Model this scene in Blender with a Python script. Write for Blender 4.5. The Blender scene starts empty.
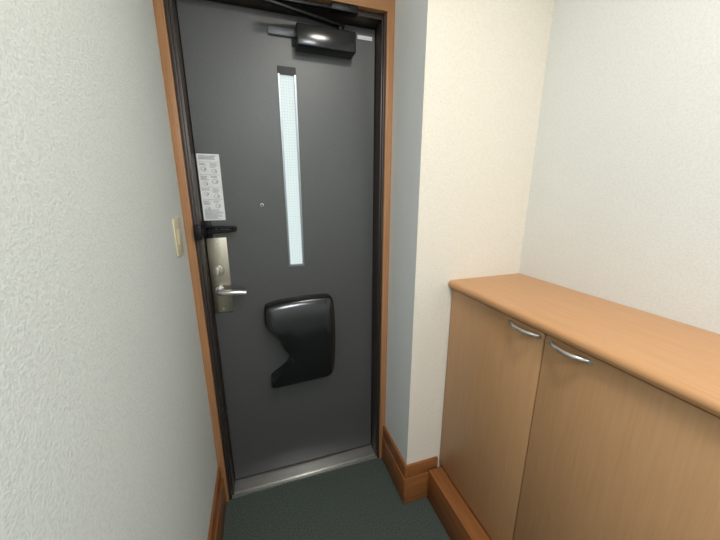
import bpy, bmesh, math, random
from mathutils import Vector, Matrix
random.seed(3)
S=bpy.context.scene
S.view_settings.view_transform='Standard'
S.view_settings.look='None'

def lin(c):
    return tuple(((v/255)/12.92 if v/255<=.04045 else ((v/255+.055)/1.055)**2.4) for v in c)+(1,)

# ---------------------------------------------------------------- materials
def base(name,col,rough=.5,metal=0,spec=.5):
    m=bpy.data.materials.new(name); m.use_nodes=True
    b=m.node_tree.nodes['Principled BSDF']
    b.inputs['Base Color'].default_value=lin(col)
    b.inputs['Roughness'].default_value=rough
    b.inputs['Metallic'].default_value=metal
    b.inputs['Specular IOR Level'].default_value=spec
    return m,m.node_tree.nodes,m.node_tree.links,b
def texco(n,l,scale):
    t=n.new('ShaderNodeTexCoord'); mp=n.new('ShaderNodeMapping')
    mp.inputs['Scale'].default_value=scale
    l.new(t.outputs['Object'],mp.inputs['Vector']); return mp.outputs['Vector']
def noise(n,l,vec,scale,detail=3,rough=.5,dist=0):
    x=n.new('ShaderNodeTexNoise'); x.inputs['Scale'].default_value=scale
    x.inputs['Detail'].default_value=detail; x.inputs['Roughness'].default_value=rough
    x.inputs['Distortion'].default_value=dist
    l.new(vec,x.inputs['Vector']); return x.outputs['Fac']
def ramp(n,l,fac,c0,c1,p0=.3,p1=.7):
    r=n.new('ShaderNodeValToRGB'); e=r.color_ramp.elements
    e[0].position=p0;e[0].color=c0;e[1].position=p1;e[1].color=c1
    l.new(fac,r.inputs['Fac']); return r.outputs['Color']
def bump(n,l,h,b,strength,dist):
    x=n.new('ShaderNodeBump'); x.inputs['Strength'].default_value=strength
    x.inputs['Distance'].default_value=dist
    l.new(h,x.inputs['Height']); l.new(x.outputs['Normal'],b.inputs['Normal'])

def wallpaper(name,col,strength=.5,scale=90,dist=.003,dark=.93):
    m,n,l,b=base(name,col,.8,0,.2)
    v=texco(n,l,(1,1,1.3))
    f1=noise(n,l,v,scale,1.5,.5,.2)
    v2=texco(n,l,(1,1,.8)); f2=noise(n,l,v2,scale*1.6,1.5,.5,.2)
    mx=n.new('ShaderNodeMath'); mx.operation='MAXIMUM'; l.new(f1,mx.inputs[0]); l.new(f2,mx.inputs[1])
    c=lin(col); d=tuple(x*dark for x in c[:3])+(1,)
    l.new(ramp(n,l,mx.outputs[0],d,c,.42,.6),b.inputs['Base Color'])
    bump(n,l,mx.outputs[0],b,strength,dist)
    return m
def wood(name,c0,c1,axis='Z',rough=.4,fine=1.0):
    m,n,l,b=base(name,c0,rough,0,.4)
    sc={'X':(1.2,30,30),'Y':(30,1.2,30),'Z':(30,30,1.2)}[axis]
    v=texco(n,l,tuple(s*fine for s in sc))
    f=noise(n,l,v,3.0,5,.6,.4)
    l.new(ramp(n,l,f,lin(c0),lin(c1),.32,.7),b.inputs['Base Color'])
    bump(n,l,f,b,.05,.001)
    return m
def speck(name,c0,c1,scale,rough,bs,metal=0,spec=.5):
    m,n,l,b=base(name,c0,rough,metal,spec)
    v=texco(n,l,(1,1,1)); f=noise(n,l,v,scale,3,.6)
    l.new(ramp(n,l,f,lin(c0),lin(c1),.35,.65),b.inputs['Base Color'])
    bump(n,l,f,b,bs,.002); return m
def brushed(name,col,rough,axis='X',metal=1):
    m,n,l,b=base(name,col,rough,metal)
    v=texco(n,l,{'X':(2,200,200),'Z':(200,200,2)}[axis]); f=noise(n,l,v,3,2)
    c=lin(col); l.new(ramp(n,l,f,tuple(x*.82 for x in c[:3])+(1,),c),b.inputs['Base Color'])
    return m

M_wallL=wallpaper('wallpaper_left',(220,225,222),.55,150,.0018,.91)
M_wallF=wallpaper('wallpaper_face',(232,225,212),.5,150,.0018)
M_wallR=wallpaper('wallpaper_right',(228,230,227),.4,150,.0018)
M_wallB=wallpaper('wallpaper_return',(238,242,243),.4,150,.0018)  # bluish cast of the light on the return face, put into its colour
M_ceil=wallpaper('wallpaper_ceiling',(240,240,236),.3,90)
M_floor=speck('carpet_green',(56,64,59),(92,100,94),230,.95,1.0,0,.1)
M_door=speck('door_paint',(84,85,85),(93,94,94),420,.40,.12,.3,.5)
M_frame=brushed('bronze_frame',(74,66,62),.38,'Z',.5)
M_caseV=wood('casing_wood_v',(160,114,76),(178,131,92),'Z',.4)
M_caseH=wood('casing_wood_h',(160,114,76),(178,131,92),'X',.4)
M_bbX=wood('baseboard_wood_x',(130,80,42),(156,100,56),'X',.4)
M_bbY=wood('baseboard_wood_y',(130,80,42),(156,100,56),'Y',.4)
M_cab=wood('cabinet_wood',(184,142,101),(192,150,109),'Z',.36,1.8)
M_top=wood('counter_wood',(190,142,98),(198,151,107),'Y',.34,1.8)
M_gap,_,_,_=base('dark_gap',(40,28,20),.8)
M_steel=brushed('stainless',(214,212,207),.3,'X',.8)
M_lock=brushed('champagne_plate',(190,182,166),.35,'Z')
M_chrome=brushed('satin_nickel',(215,213,210),.28,'X',.85)
M_black=speck('black_plastic',(16,17,19),(19,20,22),300,.16,.015,0,.55)
M_blackm=speck('black_metal',(18,18,20),(28,28,30),200,.4,.1,.5,.5)
M_paper=speck('paper_white',(226,228,228),(234,236,236),60,.7,.02)
M_ink=speck('ink_grey',(132,136,140),(150,152,155),100,.8,0)
M_beige=speck('switch_plastic',(214,204,172),(220,211,180),50,.4,.02)
M_alu=brushed('alu_trim',(150,155,158),.35,'Z')
M_grey=speck('glint_grey',(110,114,118),(122,126,130),80,.5,.02)

# wired frosted glass: daylight put in as the pane's own glow
mg,n,l,b=base('wired_frosted_glass',(225,238,238),.45)
t=n.new('ShaderNodeTexCoord'); sp=n.new('ShaderNodeSeparateXYZ'); l.new(t.outputs['Object'],sp.inputs[0])
def gridline(out):
    a=n.new('ShaderNodeMath');a.operation='MULTIPLY';a.inputs[1].default_value=1/.0105;l.new(out,a.inputs[0])
    f=n.new('ShaderNodeMath');f.operation='FRACT';l.new(a.outputs[0],f.inputs[0])
    g=n.new('ShaderNodeMath');g.operation='LESS_THAN';g.inputs[1].default_value=.13;l.new(f.outputs[0],g.inputs[0]);return g.outputs[0]
mx=n.new('ShaderNodeMath');mx.operation='MAXIMUM';l.new(gridline(sp.outputs['X']),mx.inputs[0]);l.new(gridline(sp.outputs['Z']),mx.inputs[1])
r=n.new('ShaderNodeValToRGB');r.color_ramp.elements[0].color=lin((222,236,235));r.color_ramp.elements[1].color=lin((192,210,210))
l.new(mx.outputs[0],r.inputs['Fac']);l.new(r.outputs['Color'],b.inputs['Emission Color']);b.inputs['Emission Strength'].default_value=.82
b.inputs['Base Color'].default_value=lin((120,130,130))
M_glass=mg

# ---------------------------------------------------------------- helpers
def empty(name,loc=(0,0,0)):
    e=bpy.data.objects.new(name,None); e.empty_display_size=.05; e.location=loc
    S.collection.objects.link(e); return e
def finish(bm,name,mat,parent=None,smooth=False,bev=0,seg=2):
    if bev>0:
        bmesh.ops.bevel(bm,geom=list(bm.edges),offset=bev,segments=seg,profile=.5,affect='EDGES')
    bmesh.ops.recalc_face_normals(bm,faces=bm.faces)
    me=bpy.data.meshes.new(name); bm.to_mesh(me); bm.free()
    mats=mat if isinstance(mat,(list,tuple)) else [mat]
    for m in mats: me.materials.append(m)
    if smooth:
        for p in me.polygons: p.use_smooth=True
    o=bpy.data.objects.new(name,me); S.collection.objects.link(o)
    if smooth:
        try:
            me.set_sharp_from_angle(angle=math.radians(35))
        except Exception: pass
    if parent:
        o.parent=parent; 
    return o
def addbox(bm,x0,x1,y0,y1,z0,z1):
    v=[bm.verts.new((x,y,z)) for x in (x0,x1) for y in (y0,y1) for z in (z0,z1)]
    for f in ((0,1,3,2),(4,6,7,5),(0,4,5,1),(2,3,7,6),(0,2,6,4),(1,5,7,3)):
        bm.faces.new([v[i] for i in f])
def box(name,x0,x1,y0,y1,z0,z1,mat,parent=None,bev=0,seg=2):
    bm=bmesh.new(); addbox(bm,x0,x1,y0,y1,z0,z1)
    return finish(bm,name,mat,parent,bev>0,bev,seg)
def boxes(name,lst,mat,parent=None,bev=0):
    bm=bmesh.new()
    for b_ in lst: addbox(bm,*b_)
    return finish(bm,name,mat,parent,bev>0,bev)
def cyl(name,c,r,depth,axis,mat,parent=None,seg=40,bev=0,r2=None):
    bm=bmesh.new()
    bmesh.ops.create_cone(bm,cap_ends=True,segments=seg,radius1=r,radius2=r if r2 is None else r2,depth=depth)
    rot={'X':Matrix.Rotation(math.pi/2,4,'Y'),'Y':Matrix.Rotation(math.pi/2,4,'X'),'Z':Matrix.Identity(4)}[axis]
    if bev:
        es=[e for e in bm.edges if abs(e.verts[0].co.z-e.verts[1].co.z)<1e-6]
        bmesh.ops.bevel(bm,geom=es,offset=bev,segments=3,profile=.5,affect='EDGES')
    bmesh.ops.transform(bm,matrix=Matrix.Translation(c)@rot,verts=bm.verts)
    return finish(bm,name,mat,parent,True)
def tube(name,pts,rad,mat,parent=None,flat=1.0,seg=12,up=Vector((0,0,1))):
    """sweep an elliptical section along pts; rad may be list"""
    bm=bmesh.new(); rings=[]
    P=[Vector(p) for p in pts]; N=len(P)
    for i,p in enumerate(P):
        tan=(P[min(i+1,N-1)]-P[max(i-1,0)]).normalized()
        s=tan.cross(up).normalized(); w=s.cross(tan).normalized()
        r_=rad[i] if isinstance(rad,(list,tuple)) else rad
        rings.append([bm.verts.new(p+s*math.cos(a)*r_+w*math.sin(a)*r_*flat) for a in [2*math.pi*k/seg for k in range(seg)]])
    for i in range(N-1):
        for k in range(seg):
            bm.faces.new((rings[i][k],rings[i][(k+1)%seg],rings[i+1][(k+1)%seg],rings[i+1][k]))
    bm.faces.new(rings[0]); bm.faces.new(rings[-1][::-1])
    return finish(bm,name,mat,parent,True)
def bar(name,a,b_,w,h,mat,parent=None,bev=.002):
    """rectangular bar from a to b_"""
    a=Vector(a);b_=Vector(b_);d=b_-a;L=d.length
    bm=bmesh.new(); addbox(bm,0,L,-w/2,w/2,-h/2,h/2)
    if bev: bmesh.ops.bevel(bm,geom=list(bm.edges),offset=bev,segments=2,profile=.5,affect='EDGES')
    x=d.normalized(); y=Vector((0,0,1)).cross(x).normalized(); z=x.cross(y)
    R=Matrix((x,y,z)).transposed().to_4x4()
    bmesh.ops.transform(bm,matrix=Matrix.Translation(a)@R,verts=bm.verts)
    return finish(bm,name,mat,parent,True)
def smoothpoly(pts,it=3):
    for _ in range(it):
        q=[]
        for i in range(len(pts)):
            a=pts[i];c=pts[(i+1)%len(pts)]
            q.append((a[0]*.75+c[0]*.25,a[1]*.75+c[1]*.25)); q.append((a[0]*.25+c[0]*.75,a[1]*.25+c[1]*.75))
        pts=q
    return pts

# ---------------------------------------------------------------- room shell
XL=-.26; XJ=.546; YF=.991; XR=1.046; YB=-1.7; ZC=2.4
YS=1.33   # slab face
box('floor',XL-.1,XR+.1,YB-.1,1.45,-.1,0,M_floor)
box('ceiling',XL-.1,XR+.1,YB-.1,1.45,ZC,ZC+.1,M_ceil)
box('wall_left',XL-.1,XL,YB-.1,1.45,0,ZC,M_wallL)
box('wall_right',XR,XR+.1,YB-.1,1.45,0,ZC,M_wallR)
box('wall_back',XL,XR,YB-.1,YB,0,ZC,M_wallR)
bm=bmesh.new(); addbox(bm,XJ,XR,YF,1.45,0,ZC)
for f in bm.faces:
    if abs(f.calc_center_median().x-XJ)<1e-4: f.material_index=1
bmesh.ops.recalc_face_normals(bm,faces=bm.faces)
me=bpy.data.meshes.new('wall_front_right'); bm.to_mesh(me); bm.free()
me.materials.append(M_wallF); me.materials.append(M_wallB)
S.collection.objects.link(bpy.data.objects.new('wall_front_right',me))
box('wall_front',XL,XJ,1.25,1.45,2.115,ZC,M_wallF)

# wooden door casing
YC=1.24
boxes('trim_1',[(XL,XL+.028,YC,1.285,0,2.05),(.515,XJ,YC,1.285,0,2.05)],M_caseV,None,.0015)
box('trim_2',XL,XJ,YC,1.285,2.05,2.115,M_caseH,None,.0015)

# ---------------------------------------------------------------- door
door=empty('door_1')
J0=-.232; J1=.515
boxes('metal_frame',[(J0-.028,-.212,1.262,1.42,0,2.05),(.502,J1+.03,1.262,1.42,0,2.05),(-.212,.502,1.262,1.42,2.03,2.05),
   (J0,-.220,1.248,1.262,0,2.048),(.506,J1,1.248,1.262,0,2.048)],M_frame,door,.001)
gx0,gx1,gz0,gz1=.110,.172,1.082,1.85
sx0,sx1,sz0,sz1=-.208,.498,.024,2.026
boxes('slab',[(sx0,gx0,YS,YS+.04,sz0,sz1),(gx1,sx1,YS,YS+.04,sz0,sz1),(gx0,gx1,YS,YS+.04,sz0,gz0),(gx0,gx1,YS,YS+.04,gz1,sz1)],M_door,door)
boxes('door_stop',[(-.212,-.208,YS+.006,YS+.04,.02,2.03),(.498,.502,YS+.006,YS+.04,.02,2.03),(-.212,.502,YS+.006,YS+.04,2.026,2.03)],M_gap,door)
box('threshold',-.212,.502,1.268,1.42,0,.014,M_steel,door,.002)
box('threshold_lip',J0,J1,1.250,1.268,0,.008,M_steel,door,.001)
box('bottom_seal',sx0,sx1,YS+.002,YS+.03,.014,.024,M_gap,door)
# window slit
win=empty('window_1')
boxes('window_trim',[(gx0-.003,gx0+.004,YS-.004,YS+.02,gz0,gz1),(gx1-.004,gx1+.003,YS-.004,YS+.02,gz0,gz1),(gx0-.003,gx1+.003,YS-.004,YS+.02,gz0-.006,gz0+.002)],M_alu,win)
box('window_cap',gx0-.003,gx1+.003,YS-.006,YS+.02,gz1-.02,gz1+.004,M_blackm,win)
box('glass_pane',gx0,gx1,YS+.012,YS+.022,gz0,gz1,M_glass,win)

# peephole
pe=empty('peephole')
cyl('ring',(.014,YS-.002,1.342),.007,.005,'Y',M_chrome,pe,24,.001)
cyl('lens',(.014,YS-.0045,1.342),.004,.003,'Y',M_blackm,pe,20)

# ---------------------------------------------------------------- lock plate and lever handle
h=empty('door_lever_handle')
box('escutcheon',-.207,-.132,YS-.007,YS,.900,1.216,M_lock,h,.0025)
cyl('thumbturn_rose',(-.176,YS-.012,1.081),.023,.010,'Y',M_lock,h,40,.002)
box('thumbturn',-.181,-.171,YS-.034,YS-.016,1.062,1.100,M_chrome,h,.002)
cyl('lever_rose',(-.178,YS-.013,1.000),.018,.012,'Y',M_chrome,h,40,.002)
pts=[(-.178,YS-.01,1.000),(-.178,YS-.035,1.000),(-.174,YS-.046,1.000),(-.160,YS-.052,.999),(-.13,YS-.053,.997),(-.10,YS-.052,.994),(-.075,YS-.050,.990)]
tube('lever',pts,[.010,.010,.012,.0125,.012,.0115,.010],M_chrome,h,1.0)
for i,(x,z) in enumerate([(-.172,1.200),(-.172,.916)]): cyl('screw_%d'%i,(x,YS-.008,z),.004,.003,'Y',M_chrome,h,16)

# ---------------------------------------------------------------- swing-arm door guard
g=empty('door_guard_latch')
box('base_plate',-.206,-.182,YS-.010,YS,1.215,1.285,M_blackm,g,.002)
box('hinge_block',-.229,-.202,1.220,1.248,1.222,1.276,M_blackm,g,.004)
box('hinge_arm',-.222,-.198,1.24,YS-.006,1.236,1.260,M_blackm,g,.003)
tube('guard_bar_upper',[(-.21,YS-.022,1.260),(-.18,YS-.026,1.260),(-.12,YS-.026,1.259),(-.095,YS-.026,1.255)],.0055,M_blackm,g)
tube('guard_bar_lower',[(-.21,YS-.022,1.240),(-.18,YS-.026,1.241),(-.12,YS-.026,1.243),(-.095,YS-.026,1.249)],.0055,M_blackm,g)
cyl('guard_knob',(-.165,YS-.016,1.249),.010,.036,'Y',M_blackm,g,24,.002)
cyl('guard_tip',(-.097,YS-.026,1.252),.010,.014,'Y',M_blackm,g,24,.003)

# ---------------------------------------------------------------- notice sheet
nt=empty('notice_sheet')
box('sheet',-.206,-.128,YS-.0012,YS,1.285,1.532,M_paper,nt)
L=[]; y0,y1=YS-.0018,YS-.0012
for z in (1.524,1.519,1.514): L.append((-.200,-.136-random.random()*.02,y0,y1,z-.0013,z+.001))
for i in range(4):
    z=1.503-i*.046
    L.append((-.201,-.132,y0,y1,z-.0004,z+.0004))
for i in range(9):
    z=1.325-i*.0042; L.append((-.2,-.135-random.random()*.02,y0,y1,z-.0008,z+.0008))
for r_ in range(4):
    for c_ in range(2):
        for k in range(4):
            z=1.497-r_*.046-k*.0042
            x=-.2+(c_*.036)
            if (r_+c_)%2==0 and k>1: continue
            L.append((x,x+.029-random.random()*.012,y0,y1,z-.0008,z+.0008))
boxes('printed_lines',L,M_ink,nt)
# small pictograms: irregular outlined shapes (figures, arrows)
bm=bmesh.new()
def outline(cx,cz,pts,w=.0014):
    n_=len(pts)
    a=[bm.verts.new((cx+x,y0,cz+z)) for x,z in pts]
    b_=[bm.verts.new((cx+x*(1-w/.009),y0,cz+z*(1-w/.009))) for x,z in pts]
    for k in range(n_): bm.faces.new((a[k],a[(k+1)%n_],b_[(k+1)%n_],b_[k]))
for r_ in range(4):
    for c_ in range(2):
        cx=-.186+c_*.036; cz=1.470-r_*.046
        if (r_+c_)%2==0: cz+=.008
        n_=random.choice([4,5,6,14]); ph=random.random()*3
        outline(cx,cz,[((.009+.003*random.random())*math.cos(ph+2*math.pi*k/n_),(.008+.002*random.random())*math.sin(ph+2*math.pi*k/n_)) for k in range(n_)])
        outline(cx+.004,cz-.001,[(.004*math.cos(2*math.pi*k/5),.004*math.sin(2*math.pi*k/5)) for k in range(5)],.004)
finish(bm,'printed_icons',M_ink,nt)

# ---------------------------------------------------------------- door closer
c=empty('door_closer')
box('body',.176,.400,1.266,YS,1.908,1.980,M_black,c,.006,3)
box('mount_plate',.165,.405,YS-.006,YS,1.925,1.97,M_blackm,c,.002)
cyl('spindle',(.345,YS-.03,1.99),.014,.03,'Z',M_blackm,c,30,.002)
bar('main_arm',(.36,YS-.03,2.002),(.075,1.225,2.004),.024,.010,M_blackm,c)
bar('link_arm',(.075,1.225,2.014),(.36,1.255,2.034),.020,.009,M_blackm,c)
cyl('elbow',(.075,1.225,2.009),.014,.026,'Z',M_blackm,c,30,.002)
box('header_bracket',.30,.40,1.238,1.27,2.024,2.048,M_blackm,c,.003)
box('closer_glint_plate',.080,.178,YS-.012,YS,1.953,1.978,M_grey,c,.003)  # light-grey plate standing in for a reflection beside the closer body
st=box('maker_label',.425,.487,YS-.001,YS,1.985,1.999,M_paper)

# ---------------------------------------------------------------- mail catcher (black moulded shell with cut-away side)
mc=empty('mail_catcher_box')
out=[(-.010,.905),(-.004,.917),(.05,.930),(.15,.938),(.262,.938),(.288,.930),(.296,.905),(.296,.70),(.288,.585),(.276,.550),(.252,.536),(.10,.528),(.008,.522),(-.006,.530),(-.006,.560),(.004,.574),(.064,.612),(.082,.632),(.086,.660),(.082,.688),(.058,.720),(.043,.765),(.014,.800),(-.010,.830),(-.014,.86)]
out=smoothpoly(out,2)
bm=bmesh.new(); rings=[]
cx,cz=.16,.73
for y,s in ((YS,1.0),(YS-.056,1.0),(YS-.063,.995),(YS-.069,.984),(YS-.074,.966),(YS-.077,.94),(YS-.080,.82),(YS-.081,.6)):
    ring=[]
    for x,z in out:
        X=cx+(x-cx)*s; Z=cz+(z-cz)*s
        dy=0
        if y<YS-.03:
            q=max(0,(Z-.74)/.2); dy=.034*q*q
            q2=max(0,(.62-Z)/.1); dy+=.010*q2*q2
        ring.append(bm.verts.new((X,y+dy,Z)))
    rings.append(ring)
N=len(out)
for a,b_ in zip(rings,rings[1:]):
    for k in range(N): bm.faces.new((a[k],a[(k+1)%N],b_[(k+1)%N],b_[k]))
bm.faces.new(rings[0][::-1]); bm.faces.new(rings[-1])
finish(bm,'shell',M_black,mc,True)

# ---------------------------------------------------------------- light switch on left wall
sw=empty('light_switch')
box('plate',XL,XL+.006,1.085,1.165,1.19,1.31,M_beige,sw,.003)
box('rocker',XL+.006,XL+.009,1.105,1.145,1.225,1.275,M_beige,sw,.0015)

# ---------------------------------------------------------------- baseboards
def bb(name,l1,l2,mat):
    boxes(name,[l1,l2],mat,None,.0012)
bb('baseboard_left',(XL,XL+.010,YB,YC,.0,.205),(XL,XL+.016,YB,YC,.0,.14),M_bbY)
bb('baseboard_return',(XJ-.012,XJ,.979,YC,.14,.205),(XJ-.016,XJ,.975,YC,0,.14),M_bbY)
bb('baseboard_front',(XJ,.70,.979,YF,.14,.205),(XJ,.70,.975,YF,0,.14),M_bbX)

# ---------------------------------------------------------------- shoe cabinet
cb=empty('shoe_cabinet')
CY1=YF-.001; CY0=.12; XD=.712; XE=XR-.001
box('carcass',XD+.02,XE,CY0+.005,CY1,.16,1.024,M_cab,cb,.001)
box('plinth',.65,XE,CY0+.01,CY1-.016,0,.158,M_bbY,cb,.002)
ys=[(.563,CY1-.004),(CY0+.006,.559)]
for i,(a,b_) in enumerate(ys): box('door_panel_%d'%(i+1),XD,XD+.0195,a,b_,.170,1.018,M_cab,cb,.0015)
# countertop: bull-nose profile swept along Y
bm=bmesh.new()
prof=[(XE,1.024),(.706,1.024),(.698,1.027),(.694,1.034),(.693,1.040),(.695,1.047),(.701,1.0525),(.71,1.054),(XE,1.054)]
e0=[bm.verts.new((x,CY0-.01,z)) for x,z in prof]; e1=[bm.verts.new((x,CY1,z)) for x,z in prof]
for k in range(len(prof)): bm.faces.new((e0[k],e0[(k+1)%len(prof)],e1[(k+1)%len(prof)],e1[k]))
bm.faces.new(e0);bm.faces.new(e1[::-1])
finish(bm,'countertop',M_top,cb,True)
for i,(ya,yb) in enumerate([(.679,.575),(.543,.437)]):
    pts=[];rr=[]
    for k in range(17):
        t_=k/16; s=math.sin(math.pi*t_)
        pts.append((XD+.004-.026*s**.7,ya+(yb-ya)*t_,1.004)); rr.append(.0035+.0012*s)
    tube('bow_handle_%d'%(i+1),pts,rr,M_chrome,cb,1.3)
    for y_ in (ya,yb): cyl('handle_foot_%d_%d'%(i+1,int(y_*1000)),(XD-.001,y_,1.004),.006,.004,'X',M_chrome,cb,20)

# ---------------------------------------------------------------- ceiling lamp and added rear fill light
def lamp(name,x,y,r,power,col):
    e=empty(name)
    cyl('housing',(x,y,ZC-.012),r+.012,.024,'Z',M_ceil,e,40,.004)
    ld=bpy.data.lights.new(name+'_bulb','AREA'); ld.shape='DISK'; ld.size=2*r; ld.energy=power; ld.color=col
    o=bpy.data.objects.new('bulb',ld); o.location=(x,y,ZC-.03); S.collection.objects.link(o); o.parent=e
lamp('rear_fill_light',.38,.2,.13,10.5,(1,.94,.86))
lamp('rear_fill_light',.2,-1.0,.2,25,(.92,.96,1))  # added unseen cool fill behind the camera, given a fixture housing
S.world=bpy.data.worlds.new('world'); S.world.use_nodes=True
S.world.node_tree.nodes['Background'].inputs[0].default_value=(.8,.9,1,1)
S.world.node_tree.nodes['Background'].inputs[1].default_value=.6

# ---------------------------------------------------------------- camera
cam=bpy.data.cameras.new('cam'); co=bpy.data.objects.new('camera',cam); S.collection.objects.link(co)
cam.sensor_width=36; cam.lens=303.54/720*36; cam.clip_start=.01
co.location=(0,0,1.3853)
co.rotation_euler=(math.pi/2-.245,0,-.3166)
S.camera=co
